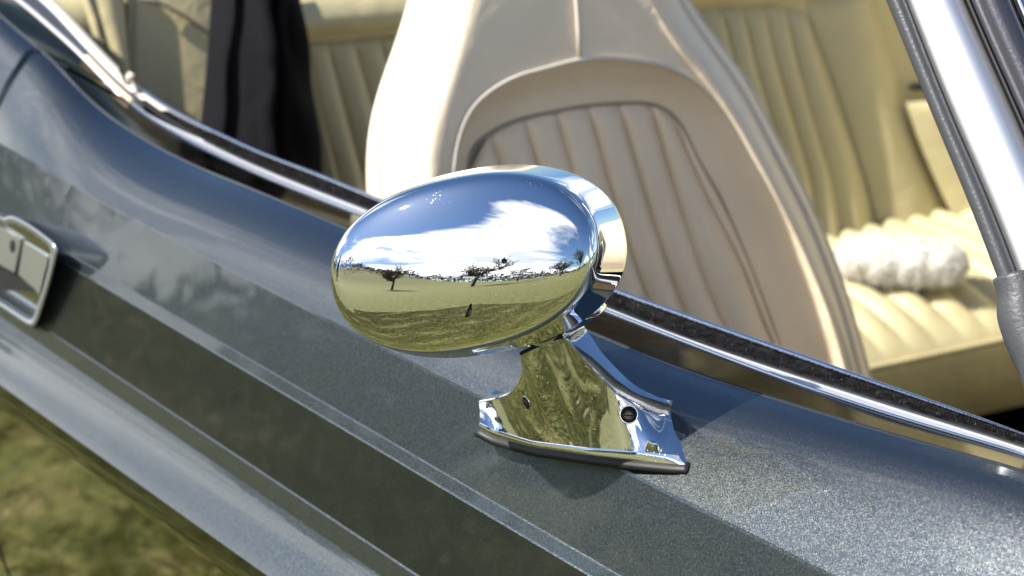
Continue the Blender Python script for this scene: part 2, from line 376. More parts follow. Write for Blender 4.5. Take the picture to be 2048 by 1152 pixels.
# polished waist finisher: the flat band that mirrors the cabin
def finisher(name, x0, x1, parent, n):
    xs = np.linspace(x0, x1, n); rows = []
    for t in np.linspace(0, 1, 7): rows.append([(X, YS-.0004+(YW+.0002-YS)*t, float(zsil(X)+(zwaist(X)+.0004-zsil(X))*t)+.0003*math.sin(math.pi*t)) for X in xs])
    o = grid(name, rows, M['finisher'], parent)
    if sum(p.normal.z for p in o.data.polygons) < 0: o.data.flip_normals()
    e = [[(X, YW+.0002, float(zwaist(X))+.0004) for X in xs], [(X, YW-.0008, float(zwaist(X))-.0010) for X in xs]]
    grid('finisher_edge', e, M['rubber'], o)
finisher('waist_finisher', -.8235, .4595, door, 260); finisher('waist_finisher', -2.1, -.834, quarter, 120); finisher('waist_finisher', .467, 1.75, wing, 60)
a_ = YS
def strip_prof(X):
    t = tp(X); d = float(zfel(X)-zsil(X)); W_ = (YF-a_-.0022)*t
    f = lambda k: d*k*t
    return [(a_, -.006), (a_, .0002), (a_+.002, .0003), (a_+.0040, .0004), (a_+.0044, f(.25)-.0004), (a_+W_*.66, f(.6)-.0002), (a_+W_*.70, f(.66)-.0012), (a_+W_*.76, f(.7)-.0012), (a_+W_*.78, f(.74)), (a_+W_*.88, f(.84)), (a_+W_*.90, f(.86)-.0012), (a_+W_*.97, f(.92)-.0012), (a_+W_, f(1)), (a_+W_, -.012)]
trim('waist_trim_strip', strip_prof, M['satin'], door, xr, base=zsil, smooth=False)
tube('waist_trim_bead', [(X, a_+.0012, float(zsil(X))-.0002) for X in xr], .0014, M['bright'], door)
tube('glass_wiper_lip', [(X, YF-.0015, float(zfel(X))-.0006) for X in xr], .0014, M['rubber'], door)
xf = np.linspace(-.80, .44, 260)
zmid = lambda X: .5*(zfel(X)+zinn(X))
def felt_prof(X):
    d = float(zinn(X)-zfel(X))/2
    return [(YF, -.014), (YF, -d-.0004), (YF+.002, -d+.0006), (YF+.007, -d*.8-.0022), (YI-.012, d*.4-.0030), (YI-.006, d*.8-.0012), (YI-.003, d-.0008), (YI-.0028, -.014)]
felt = trim('window_felt', felt_prof, M['felt'], door, xf, base=zmid)
def felt_fuzz():
    n = 42000; x = rng.uniform(-.72, .43, n); e = rng.random(n) < .45
    y = np.where(e, rng.normal(YI-.0040, .0007, n), rng.uniform(YF+.001, YI-.004, n)); z = np.where(e, zinn(x)-.0012, zfel(x)+(zinn(x)-zfel(x))*(y-YF)/(YI-YF)-.0022)
    d = rng.normal(0, 1, (n, 3)); d[:, 2] = np.abs(d[:, 2])+.6; d /= np.linalg.norm(d, axis=1)[:, None]; ln = rng.uniform(.0008, .0026, n)
    p = np.stack([x, y, z], 1); w = np.zeros((n, 3)); a = rng.uniform(0, 6.28, n); w[:, 0] = np.cos(a)*.00016; w[:, 1] = np.sin(a)*.00016
    v = np.stack([p-w, p+w, p+d*ln[:, None]], 1).reshape(-1, 3)
    me = bpy.data.meshes.new('felt_fuzz'); me.vertices.add(n*3); me.vertices.foreach_set('co', v.ravel()); me.loops.add(n*3)
    me.loops.foreach_set('vertex_index', np.arange(n*3)); me.polygons.add(n); me.polygons.foreach_set('loop_start', np.arange(0, n*3, 3)); me.update(calc_edges=True)
    m = mat('felt_fibres', (.03, .03, .03), .9, Specular_IOR_Level=.1); t, b = nodes(m); gi = N(t, 'ShaderNodeNewGeometry')
    t.links.new(ramp(t, gi.outputs['Random Per Island'], [(.0, .004), (.85, .012), (.97, .07), (1, (.25, .2, .15))]), b.inputs['Base Color'])
    link('felt_fuzz', me, m, felt, smooth=False, kind='stuff')
felt_fuzz()
def zin(X): return float(zinn(X))
xi = np.linspace(-.86, .44, 220)
tube('inner_chrome_bead', [(X, YI+.001, zin(X)-.0026) for X in xi], [.0030*float(np.clip((.30-X)/.25, .25, 1)) for X in xi], M['bright'], door)
# inner door: card facing the cabin
trim('door_card', lambda X: [(YI+.001, -.0045), (YI+.007, -.005), (YI+.012, -.010), (YI+.016, -.05), (.168, -.30), (.166, -.55), (.13, -.55), (.132, -.02)], M['leather'], door, np.linspace(-.80, .44, 60), base=zinn)
# rear quarter: hood channel, cream rail, tan sealing strip and clip
xq = np.linspace(-2.0, -.66, 120)
def tq(X): return float(np.clip((-X-.66)/.25, 0, 1))
trim('hood_channel', lambda X: [(a_, -.004), (a_+.001, .001), (a_+.004, .001), (a_+.006, -.003), (a_+.007, -.02), (a_, -.02)], M['satin'], quarter, np.linspace(-2.0, -.80, 80), base=zsil)
trim('hood_channel_floor', lambda X: [(a_+.007, -.02), (a_+.0065, -.003)]+[(a_+.0065+(YI-.009-a_-.0065)*t, float(zinn(X)-zsil(X))*t-.007) for t in (.25, .5, .75, 1)]+[(YI-.009, -.05)], M['seal'], quarter, np.linspace(-2.0, -.78, 80), base=zsil)
trim('cream_hood_rail', lambda X: [(YI-.011, -.02), (YI-.010, -.008+.002*tq(X)), (YI-.006, -.004+.003*tq(X)), (YI, -.001), (YI+.005, -.004), (YI+.008, -.03)], M['thread'], quarter, np.linspace(-2.0, -.70, 100), base=zinn)
tube('rail_chrome_edge', [(X, YI-.0095, zin(X)-.0055) for X in np.linspace(-2.0, -.72, 100)], .0024, M['bright'], quarter)
tube('tan_sealing_strip', [(X, a_+.004, float(zsil(X))+.001) for X in np.linspace(-.875, -.785, 20)], .0026, M['tan'], quarter)
tube('trim_clip', [onY(263, 146, .128), onY(258, 158, .126), onY(254, 168, .123)], .0036, M['thread'], quarter)
tube('clip_slot', [onY(240, 140, .127), onY(246, 150, .125), onY(250, 163, .121)], .0018, M['black'], quarter)

# front wing top, bonnet, scuttle
yb = np.linspace(.09, 1.42, 30)
def bonnet_row(X): return [(X, y, zwaist(X)+.0055+.05*math.sin(math.pi*max(0, y-.09)/1.33)**.8) for y in yb]
bon = recalc(grid('bonnet', [bonnet_row(X) for X in np.linspace(.50, 1.75, 30)], M['paint'], car))
if bon.data.polygons[5].normal.z < 0: bon.data.flip_normals()

# ------------------------------------------------------------------ windscreen pillar (in the picture's upper right corner)
AX = np.array([-.575, .13, .81]); AX /= np.linalg.norm(AX)
def pillar_line(px, py, Y0, t): return None
PB = onY(1960, 480, .17)                     # a point on the rear face of the pillar
def along(px, py, off):                       # point on the plane holding the pillar axis and facing the camera side
    nrm = np.cross(AX, np.array([.80, .60, 0])); nrm /= np.linalg.norm(nrm)
    r = ray(px, py); p0 = PB+off*nrm; return CAM+r*((p0-CAM)@nrm)/(r@nrm)
def pillar_piece(name, leftc, rightc, m, off=0, bulge=.004, depth=.02, parent=car):
    A = resample(chaikin([along(x, y, off) for x, y in leftc]), 40); B = resample(chaikin([along(x, y, off) for x, y in rightc]), 40)
    nrm = np.cross(AX, np.array([.80, .60, 0])); nrm /= np.linalg.norm(nrm)
    if nrm@(CAM-PB) < 0: nrm = -nrm
    rows = []
    for s in np.linspace(0, 1, 13): rows.append(A*(1-s)+B*s+nrm*bulge*(1-(2*s-1)**2)**.6)
    rows.append(B-nrm*depth); rows.insert(0, A-nrm*depth)
    return recalc(grid(name, np.transpose(np.array(rows), (1, 0, 2)), m, parent, closed=True, caps=True))
ps = pillar_piece('pillar_rubber_seal', [(1690, -200), (1774, 0), (1842, 172), (1949, 428), (2048, 700), (2110, 900)], [(1733, -200), (1812, 0), (1892, 206), (1995, 440), (2090, 700), (2150, 900)], M['seal'], 0, .006)
pc = pillar_piece('windscreen_pillar', [(1731, -200), (1811, 0), (1892, 206), (1995, 440), (2090, 700), (2150, 900)], [(1845, -200), (1928, 0), (2047, 267), (2130, 460), (2230, 700), (2300, 900)], M['pillar'], .0, .007)
A = [along(x, y, 0) for x, y in [(1770, -200), (1850, 0), (1930, 199), (2026, 428), (2110, 620)]]
nrm = np.cross(AX, np.array([.80, .60, 0])); nrm /= np.linalg.norm(nrm); nrm = nrm if nrm@(CAM-PB) > 0 else -nrm
tube('pillar_cover_joint', [p+nrm*.0056 for p in A], .0004, M['rubber'], pc, 6)
pg = pillar_piece('windscreen_gasket', [(1850, -200), (1929, 0), (2048, 267), (2131, 460), (2231, 700)], [(1864, -200), (1940, 0), (2060, 267), (2143, 460), (2243, 700)], M['rubber'], 0, .002)
pf = pillar_piece('windscreen_frame', [(1864, -200), (1941, 0), (2061, 267), (2144, 460), (2244, 700)], [(1945, -200), (2022, 0), (2142, 267), (2225, 460), (2325, 700)], M['dusty'], -.004, .012)
pe = pillar_piece('windscreen_frame_edge', [(1946, -200), (2023, 0), (2143, 267), (2226, 460), (2326, 700)], [(1975, -200), (2050, 0), (2172, 267), (2255, 460), (2355, 700)], M['bright'], -.004, .004)
# grained rubber boot at the pillar foot
bo = [(1985, 560), (1996, 596), (1992, 620), (1996, 650), (2012, 690), (2034, 735), (2052, 790), (2080, 850)]
bi = [(2090, 540), (2100, 596), (2105, 620), (2110, 650), (2120, 690), (2130, 735), (2145, 790), (2160, 850)]
pillar_piece('pillar_foot_boot', bo, bi, M['seal'], -.004, .012, .03)

# ------------------------------------------------------------------ cabin
def strip(name, ca, cb, plane, m, parent, h=.012, n=40, mc=9, w0=0, endfade=.06, p=.65, it=2):
    A = resample(chaikin([plane(x, y, w0) for x, y in ca], it), n); B = resample(chaikin([plane(x, y, w0) for x, y in cb], it), n)
    nv = plane(1000, 500, 1)-plane(1000, 500, 0); rows = []
    for i in range(n):
        t = i/(n-1); e = min(1, (t/endfade+.02)) if endfade else 1; e = math.sin(e*math.pi/2)**.6
        rows.append([A[i]*(1-s)+B[i]*s+nv*h*e*(max(0, math.sin(math.pi*s))**p) for s in np.linspace(0, 1, mc)])
    return grid(name, rows, m, parent)
# --- front seat backrest
SX, SK = -.55, .35
def fp(x, y, w=0): return onX(x, y, SX+w*math.sqrt(1+SK*SK), SK)
O0 = [(1010, 980), (860, 760), (775, 560), (742, 430), (737, 347), (742, 260), (762, 180), (800, 75), (822, 0), (850, -90), (910, -190), (1010, -250), (1110, -270), (1210, -250), (1300, -180), (1345, -80), (1370, 0), (1440, 92), (1500, 175), (1560, 290), (1622, 410), (1668, 520), (1705, 630), (1740, 760), (1790, 930)]
O1 = [(1030, 980), (880, 760), (797, 560), (765, 430), (757, 347), (762, 262), (782, 180), (818, 75), (842, 0), (868, -85), (925, -180), (1015, -236), (1110, -255), (1205, -236), (1290, -168), (1333, -75), (1358, 0), (1425, 98), (1484, 180), (1545, 298), (1606, 415), (1650, 522), (1688, 630), (1722, 760), (1770, 930)]
O2 = [(1080, 980), (950, 760), (875, 560), (853, 430), (850, 347), (860, 262), (886, 180), (915, 90), (935, 10), (950, -50), (985, -110), (1050, -150), (1110, -160), (1180, -150), (1245, -100), (1290, -20), (1330, 60), (1390, 130), (1450, 205), (1510, 310), (1570, 425), (1618, 530), (1660, 635), (1695, 760), (1740, 930)]
O3 = [(1120, 980), (990, 760), (925, 560), (905, 430), (905, 347), (915, 278), (936, 225), (971, 187), (1030, 153), (1085, 139), (1117, 130), (1140, 124), (1170, 118), (1221, 115), (1275, 121), (1320, 128), (1360, 142), (1395, 164), (1434, 199), (1472, 248), (1514, 325), (1567, 415), (1633, 545), (1671, 640), (1704, 737), (1745, 930)]
O4 = [(1150, 980), (1020, 760), (955, 560), (936, 430), (936, 340), (943, 295), (978, 267), (1012, 248), (1045, 237), (1082, 229), (1120, 221), (1151, 215), (1190, 210), (1221, 208), (1255, 206), (1290, 206), (1318, 212), (1345, 228), (1369, 260), (1395, 322), (1434, 382), (1460, 440), (1496, 524), (1533, 620), (1562, 700), (1640, 930)]
def crv(c, w, n=150, wl=None, dx=0):
    P = resample(chaikin(c), n); u = np.linspace(0, 1, n); k = np.clip((u-.36)/.26, 0, 1); k = k*k*(3-2*k)
    ww = w if wl is None else wl*(1-k)+w*k
    return np.array([fp(p[0]+dx*q, p[1], float(wi)) for p, wi, q in zip(P, np.broadcast_to(ww, n), k)])
rb_ = crv(O0, -.13, wl=-.12, dx=-70); rb = rb_+(rb_.mean(0)-rb_)*.12
r00 = crv(O0, -.08, wl=-.105, dx=-14); r0 = crv(O0, -.022, wl=-.085); r1 = crv(O1, .004, wl=-.066); r1b = crv(O1, .006, wl=-.061); r2 = crv(O2, .036, wl=.030); r3 = crv(O3, .030); r4 = crv(O4, .0)
Om = [tuple((np.array(a)*.5+np.array(b)*.5)) for a, b in zip(resample(chaikin(O1), 60), resample(chaikin(O2), 60))]
rm = crv(Om, .030, wl=-.012)
seat = recalc(grid('front_seat', [rb]+cross_smooth([rb_, r00, r0, r1, rm, r2, r3], 7), M['leather'], car))
grid('seat_recess', cross_smooth([r3+0, (r3*.55+r4*.45)-.008*np.array([.94, 0, .33]), r4], 6), M['leather'], seat)
grid('seat_back_shell', [rb, rb*.2+.8*rb.mean(0)], M['leather'], seat)
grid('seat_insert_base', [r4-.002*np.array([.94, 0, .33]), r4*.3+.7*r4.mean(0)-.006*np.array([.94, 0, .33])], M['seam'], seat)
tube('seat_edge_piping', crv(O1, .006, wl=-.064), .0034, M['thread'], seat)
tube('seat_edge_piping', crv(O0, -.020, wl=-.084), .0026, M['thread'], seat)
tube('bolster_piping', crv(O3, .031), .0022, M['thread'], seat)
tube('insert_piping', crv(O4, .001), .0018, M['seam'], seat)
tube('headrest_seam', [fp(x, y, w) for x, y, w in [(1140, -150, .035), (1148, -60, .036), (1152, 0, .036), (1156, 60, .0345), (1158, 118, .031)]], .0016, M['thread'], seat)
SM = [[(936, 345), (936, 430), (955, 560), (1020, 760), (1150, 980)],
      [(979, 268), (999, 323), (1050, 455), (1110, 600), (1200, 800)],
      [(1048, 238), (1075, 330), (1110, 430), (1160, 560), (1250, 760)],
      [(1112, 223), (1141, 333), (1172, 430), (1218, 560), (1300, 760)],
      [(1174, 213), (1200, 295), (1224, 389), (1282, 560), (1350, 740)],
      [(1236, 208), (1262, 295), (1290, 389), (1345, 560), (1405, 710), (1420, 740)],
      [(1300, 208), (1340, 347), (1372, 450), (1409, 560), (1451, 655), (1490, 740)],
      [(1345, 230), (1378, 318), (1427, 420), (1483, 524), (1521, 628), (1546, 687), (1580, 760)]]
for a, b in zip(SM[:-1], SM[1:]): strip('seat_pleat', a, b, fp, M['leather'], seat, .011, w0=-.001)
strip('seat_pleat', SM[-1], [(1369, 262), (1400, 326), (1445, 405), (1496, 516), (1533, 618), (1562, 697), (1600, 770)], fp, M['leather'], seat, .004, w0=0)
# seam where headrest cover meets the right bolster
def copy_tree(o, off, parent):
    c = o.copy(); COL.objects.link(c); c.parent = parent; c.location = off
    for ch in o.children:
        d = ch.copy(); COL.objects.link(d); d.parent = c
copy_tree(seat, (.55, .64, 0), car)
# front seat cushion
cu = rbox('front_seat_cushion', (-.17, .46, .37), (.54, .50, .16), M['leather'], car, .05, 5)

# --- rear bench
BX, BK = -1.2, .35
bp_ = lambda x, y, w=0: onX(x, y, BX, BK, w)
nb = np.array([1, 0, BK])/math.hypot(1, BK); ub = np.array([-BK, 0, 1])/math.hypot(1, BK)
def bpt(v, w, Y): p = np.array([BX, 0, .9])+ub*v+nb*w; return (p[0], Y, p[2])
ys = np.linspace(.30, 1.50, 50)
def bprof(Y):
    v = .052-.0*(Y)                       # piping line height
    arc = [(v+.012+.05*math.sin(a), .012+.045*math.cos(a)-.03) for a in np.linspace(0, math.pi, 14)]
    return [(-.55, -.005), (-.3, -.003), (-.1, -.002), (v-.012, 0), (v, .001), (v+.006, .018)]+arc+[(v-.05, -.09), (-.5, -.09)]
def topline(Y): return bpt(0, 0, Y)
# find the height of the piping from the photograph's line
v_l = (bp_(600, 84)[2]-.9)/ub[2]; v_r = (bp_(1520, 6)[2]-.9)/ub[2]; yl = bp_(600, 84)[1]; yr = bp_(1520, 6)[1]
def vtop(Y): return v_l+(v_r-v_l)*(Y-yl)/(yr-yl)
rows = []
for Y in ys:
    dv = vtop(Y)-.052; rows.append([bpt(v+dv if i > 2 else v, w, Y) for i, (v, w) in enumerate(bprof(Y))])
bench = recalc(grid('rear_bench', rows, M['leather_y'], car))
tube('bench_top_piping', [bpt(vtop(Y), .004, Y) for Y in ys], .003, M['leather_y'], bench)
LS = [[(597, 92), (628, 240), (645, 345), (665, 480)], [(610, 90), (640, 240), (675, 357), (700, 480)], [(655, 88), (696, 240), (732, 375), (760, 480)],
      [(708, 82), (745, 208), (785, 375), (810, 480)], [(760, 76), (800, 220), (835, 375), (860, 480)], [(812, 70), (850, 220), (885, 375), (910, 480)]]
for a, b in zip(LS[:-1], LS[1:]): strip('bench_pleat', a, b, bp_, M['leather_y'], bench, .012, p=.7)
RS = [[(1360, 18), (1385, 125), (1420, 258), (1460, 382), (1490, 560)], [(1398, 16), (1425, 120), (1462, 255), (1502, 382), (1530, 560)], [(1441, 13), (1464, 118), (1503, 252), (1543, 382), (1572, 560)], [(1483, 10), (1504, 116), (1543, 250), (1584, 382), (1606, 560)],
      [(1525, 8), (1546, 115), (1585, 248), (1625, 382), (1640, 560)], [(1567, 13), (1592, 134), (1630, 267), (1667, 382), (1690, 560)], [(1606, 22), (1644, 145), (1682, 240), (1712, 325), (1739, 439), (1755, 560)]]
for a, b in zip(RS[:-1], RS[1:]): strip('bench_pleat', a, b, bp_, M['leather_y'], bench, .014, p=.7)
strip('bench_bolster', [(1606, 4), (1656, 125), (1700, 255), (1730, 345), (1755, 439), (1775, 560)], [(1735, -40), (1768, 70), (1805, 185), (1850, 290), (1905, 430), (1930, 520)], bp_, M['leather_y'], bench, .020, mc=17, p=.8)
# armrest and far side trim
AR = [(1812, 205), (1840, 290), (1880, 380), (1925, 470), (1960, 560)]
strip('side_armrest', AR, [(2140, 175), (2160, 290), (2180, 380), (2220, 470), (2240, 560)], lambda x, y, w=0: onX(x, y, BX+.03, BK, w), M['leather_y'], bench, .035, mc=17)
rbox('far_side_trim', (-.9, 1.56, .55), (1.9, .05, .78), M['leather_y'], car, .02)
tube('trim_slot', [bp_(1792, 179, .03), bp_(1880, 179, .03)], .0058, M['black'], bench)
rbox('hood_stowage_cover', (-1.72, .78, .86), (.70, 1.44, .10), M['leather_y'], car, .04, 4)
# near side flank of the rear seat
fl = lambda x, y, w=0: onX(x, y, BX+.02, BK, w)
strip('side_flank_panel', [(150, -60), (180, 60), (240, 200), (330, 330), (400, 460)], [(236, -60), (250, 0), (256, 100), (258, 260), (262, 460)], fl, M['leather_y'], bench, .02, endfade=0, mc=13)
strip('side_flank_panel', [(242, -60), (254, 0), (262, 100), (264, 260), (268, 460)], [(560, -60), (565, 60), (575, 200), (590, 330), (600, 460)], fl, M['leather_y'], bench, .02, endfade=0, mc=21)
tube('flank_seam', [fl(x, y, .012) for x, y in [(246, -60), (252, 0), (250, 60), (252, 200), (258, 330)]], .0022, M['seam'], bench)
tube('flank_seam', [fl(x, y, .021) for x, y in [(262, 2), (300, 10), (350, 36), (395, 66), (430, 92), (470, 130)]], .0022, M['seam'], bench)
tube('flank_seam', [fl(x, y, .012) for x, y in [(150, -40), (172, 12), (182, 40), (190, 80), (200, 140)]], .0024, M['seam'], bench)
# cushion of the bench: fluted, sunlit
cz = .50
e0, e1 = onZ(1700, 696, cz), onZ(2040, 652, cz)
def cushion():
    d = e1-e0; d /= np.linalg.norm(d); Yl, Yr = .35, 1.50; rows = []; xf0 = float(e0[0]+.01); pitch_ = .041
    for Y in np.linspace(Yl, Yr, 300):
        xf = xf0+(Y-e0[1])*.12
        ph = (Y/pitch_) % 1; fl_ = .017*math.sin(math.pi*ph)**.6
        row = [(xf-.06, Y, .37), (xf-.005, Y, .375), (xf, Y, cz-.045), (xf+.002, Y, cz-.030), (xf-.004, Y, cz-.022), (xf-.008, Y, cz-.016)]
        for s in np.linspace(0, 1, 16)[1:]:
            x = xf-.008-s*.33; z = cz-.016+.040*math.sin(math.pi*min(1, s*1.3)/2)**.7+fl_*min(1, s*6)*(1 if s < .97 else .3); row.append((x, Y, z))
        rows.append(row)
    c = recalc(grid('bench_cushion', rows, M['leather_y'], car))
    tube('cushion_piping', [(xf0+(Y-e0[1])*.12+.002, Y, cz-.026) for Y in np.linspace(Yl, Yr, 20)], .004, M['leather_y'], c)
cushion()
rbox('cabin_floor', (-.4, .78, .24), (2.3, 1.5, .04), M['carpet'], car, .01)
rbox('transmission_tunnel', (-.1, .80, .32), (1.3, .20, .16), M['carpet'], car, .05, 4)
rbox('sill_trim', (-.3, .16, .30), (1.6, .07, .16), M['leather'], car, .02)
# dashboard + far front door card, seen in reflections and through the opening
rbox('dashboard', (.52, .78, .84), (.30, 1.30, .20), M['rubber'], car, .05, 4)
# far body side
rbox('far_body_side', (-.2, 1.66, .62), (3.6, .10, .68), M['paint'], car, .045, 4)
rbox('underbody', (-.2, .80, .235), (3.5, 1.5, .05), M['rubber'], car, .02)
# glass of the windscreen
wb = [onY(2400, 900, .20), None]
b0 = np.array([.47, .25, .99]); 
wsg = [[b0+AX*s*.5+np.array([0.10*math.sin(math.pi*t)+0, 1.1*t*(1-.0), 0])*1 for t in np.linspace(0, 1, 14)] for s in (0, 1)]
# ------------------------------------------------------------------ wing mirror
ROLL = 0.2658; HC = np.array([0.0085, -.085, 1.0403])
def _r(hr, pt, rl):
    c, s = math.cos(hr), math.sin(hr); Rz = np.array([[c, s, 0], [-s, c, 0], [0, 0, 1]]); c, s = math.cos(pt), math.sin(pt); Ry = np.array([[c, 0, -s], [0, 1, 0], [s, 0, c]])
    c, s = math.cos(rl), math.sin(rl); return Rz@Ry@np.array([[1, 0, 0], [0, c, -s], [0, s, c]])
R3 = _r(.87, math.radians(16.3), ROLL)
NK = np.array([.022, -.047, .9885])            # centre of the joint below the head
e1 = np.array([.97, .25, .12]); e1 /= np.linalg.norm(e1)
NL = onY(1048, 703, -.050); NR = onY(1136, 666, -.036)
NK = (NL+NR)/2+np.array([-.48, .85, .06])*.017+(NR-NL)/np.linalg.norm(NR-NL)*.008
CK = 400.
def head():
    bm = bmesh.new(); bmesh.ops.create_icosphere(bm, subdivisions=7, radius=1)
    a0, b_r, c = 0.0827, 0.0344, 0.0509; ex = 2.235
    nd = NK-HC; nl = np.linalg.norm(nd); nd = nd/nl
    ta = NR-NL; hl = np.linalg.norm(ta)/2; ta = ta/(2*hl); pn = np.cross(ta, np.array([-.5, .85, .05])); pn /= np.linalg.norm(pn)
    if pn@nd < 0: pn = -pn
    x1_ = ta-(ta@nd)*nd; x1_ /= np.linalg.norm(x1_); x2_ = np.cross(nd, x1_)
    for v in bm.verts:
        d = np.array(v.co); d /= np.linalg.norm(d)
        lx, ly, lz = d@R3; rh = (abs(ly/a0)**ex+abs(lz/c)**ex)**(1/ex)
        r = 1/(rh+2.7*lx+1e-9) if lx > 0 else ((abs(lx)/b_r)**ex+rh**ex)**(-1/ex); r = min(r, .2)      # tapering side wall, rounded back
        rc = min(.2, ((lx/.0503)**2+(ly/(a0*1.42))**2+(lz/(c*1.42))**2)**-.5) if lx > 0 else .2        # domed face
        r = -math.log(math.exp(-CK*r)+math.exp(-CK*rc))/CK
        dp = d@pn; dn = d@nd
        if dp > .05 and dn > .05:
            pl = (nd*nl)@pn/dp; sn = math.hypot((d@x1_)/(hl*1.6), (d@x2_)/.021)
            cy = min(1/max(sn, 1e-4), .4)
            # flare towards the head
            k = 700; m = -math.log(math.exp(-k*pl)+math.exp(-k*cy))/k
            k = 300; r = r+math.log(1+math.exp(min(40, k*(m-r))))/k
        v.co = Vector(HC+d*r)
    me = bpy.data.meshes.new('wing_mirror'); bm.to_mesh(me); bm.free(); return me
mirror = link('wing_mirror', head(), M['chrome'], car)
def foot():
    U = np.linspace(0, 1, 90)
    def curve(tab, sm=9):
        us = np.array([t[0] for t in tab]); P = np.array([onY(t[1], t[2], t[3]) for t in tab])
        Q = np.stack([np.interp(U, us, P[:, i]) for i in range(3)], 1)
        k = np.hanning(sm+2)[1:-1]; k /= k.sum(); h = sm//2
        A = np.concatenate([2*Q[0]-Q[h:0:-1], Q, 2*Q[-1]-Q[-2:-h-2:-1]]); return np.stack([np.convolve(A[:, i], k, 'valid') for i in range(3)], 1)
    Bb = curve([(0, 958, 856, -.051), (.06, 985, 872, -.049), (.25, 1065, 894, -.045), (.5, 1175, 910, -.038), (.75, 1280, 922, -.029), (.95, 1354, 929, -.022), (1, 1370, 929, -.020)])
    Bt = curve([(0, 960, 844, -.0505), (.06, 985, 858, -.0485), (.25, 1065, 882, -.0445), (.5, 1172, 895, -.0375), (.75, 1276, 903, -.0285), (.95, 1342, 907, -.0215), (1, 1356, 908, -.0195)])
    T = curve([(0, 966, 800, -.038), (.06, 1000, 794, -.038), (.12, 1026, 784, -.040), (.18, 1044, 765, -.044), (.25, 1053, 740, -.048), (.33, 1048, 705, -.052), (.42, 1080, 690, -.047), (.52, 1136, 668, -.040), (.58, 1164, 700, -.037), (.66, 1204, 745, -.032), (.74, 1243, 784, -.025), (.82, 1285, 811, -.017), (.92, 1335, 834, -.004), (1, 1378, 844, .004)], 5)
    inb = np.array([-.50, .86, .06]); inb /= np.linalg.norm(inb)
    th = np.interp(U, [0, .15, .25, .33, .52, .62, .8, 1], [.006, .008, .014, .020, .020, .014, .013, .0165])
    T2 = T+inb*th[:, None]+np.array([0, 0, 1])*np.interp(U, [0, .3, .55, .8, 1], [0, 0, 0, .001, .0025])[:, None]
    Bk = Bb+np.array([-.022, .030, .0125])+(np.array([-.004, .013, .006])*U[:, None])
    T[:, 1] -= .003
    def rowat(i):
        R_ = [Bb[i]+(Bk[i]-Bb[i])*.02, Bb[i], Bb[i]*.35+Bt[i]*.65+np.array([.0, -.0006, 0]), Bt[i]]
        h = T[i]-Bt[i]; hl = np.linalg.norm(h); hol = .10*hl
        nrm_ = np.array([.45, -.80, .25]); nrm_ /= np.linalg.norm(nrm_)
        for s_ in (.03, .08, .16, .26, .38, .5, .62, .74, .85, .93, .975): R_.append(Bt[i]+h*s_-nrm_*hol*4*s_*(1-s_)*np.interp(U[i], [0, .2, .45, .7, .9, 1], [.3, .5, .10, .5, .5, .15]))
        R_ += [T[i]-h/hl*.0006, T[i]+inb*.0007, T[i]*.5+T2[i]*.5+np.array([0, 0, .0004]), T2[i]-inb*.0006, T2[i]-np.array([0, 0, .0008])]
        for s_ in (.2, .45, .75, 1): R_.append(T2[i]*(1-s_)+Bk[i]*s_-inb*.002*math.sin(math.pi*s_))
        return R_
    o = recalc(grid('mirror_foot', [rowat(i) for i in range(len(U))], M['chrome'], mirror, closed=True, caps=True, smooth=True))
    # crisp ridges
    K = len(rowat(0)); o.data.attributes.new('sharp_edge', 'BOOLEAN', 'EDGE'); sh = o.data.attributes['sharp_edge'].data
    for e in o.data.edges:
        a_i, b_i = e.vertices
        if a_i % K == b_i % K and (a_i % K) in (1, 3, 15, 16, 18, 19): sh[e.index].value = True
        if a_i//K == b_i//K and a_i//K in (0, len(U)-1): sh[e.index].value = True
    out = (Bb-Bk); out /= np.linalg.norm(out, axis=1)[:, None]; dn = np.array([.05, -.30, -.95])
    G = []
    ext = [(-.0025)*np.array([.97, .25, .12])]+[0]*(len(U)-2)+[(.003)*np.array([.97, .25, .12])]
    for i in range(len(U)): G.append([Bb[i]+out[i]*.0004+dn*.0002+ext[i], Bb[i]+out[i]*.0022+dn*.0008+ext[i], Bb[i]+out[i]*.0022+dn*.0038+ext[i], Bb[i]+dn*.0065+ext[i]-out[i]*.006, Bk[i]+dn*.006+ext[i], Bk[i]-out[i]*.002+ext[i]])
    recalc(grid('foot_gasket', G, M['rubber'], mirror, closed=True, caps=True))
    jr = [T[i] for i in range(30, 47)]; tube('neck_joint', [p+np.array([.0012, -.0012, .0004]) for p in jr], .0011, M['black'], mirror)
    # screw recesses sunk in the flanks, found on the real surface
    bvh = BVHTree.FromPolygons([v.co for v in o.data.vertices], [p.vertices for p in o.data.polygons])
    for px, py, r in [(1053, 806, .0038), (1258, 829, .0048)]:
        d = Vector(ray(px, py)).normalized(); loc, nrm_, i, _ = bvh.ray_cast(Vector(CAM), d)
        if loc is None: continue
        q = nrm_.to_track_quat('Z', 'Y').to_matrix().to_4x4(); q.translation = loc
        ring1 = [[(q@Vector((rr*math.cos(t), rr*math.sin(t), zz_)))[:] for t in np.linspace(0, 2*math.pi, 28, endpoint=False)] for rr, zz_ in ((r*1.12, .0001), (r*1.04, .0006), (r*.95, .0003))]
        grid('screw_hole_rim', ring1, M['chrome'], mirror, closed=True)
        recalc(grid('screw_hole', [[(q@Vector((r*math.cos(t), r*math.sin(t), .00035)))[:] for t in np.linspace(0, 2*math.pi, 28, endpoint=False)], [(q@Vector((r*.2*math.cos(t), r*.2*math.sin(t), .0002)))[:] for t in np.linspace(0, 2*math.pi, 28, endpoint=False)]], M['black'], mirror, closed=True, caps=True))
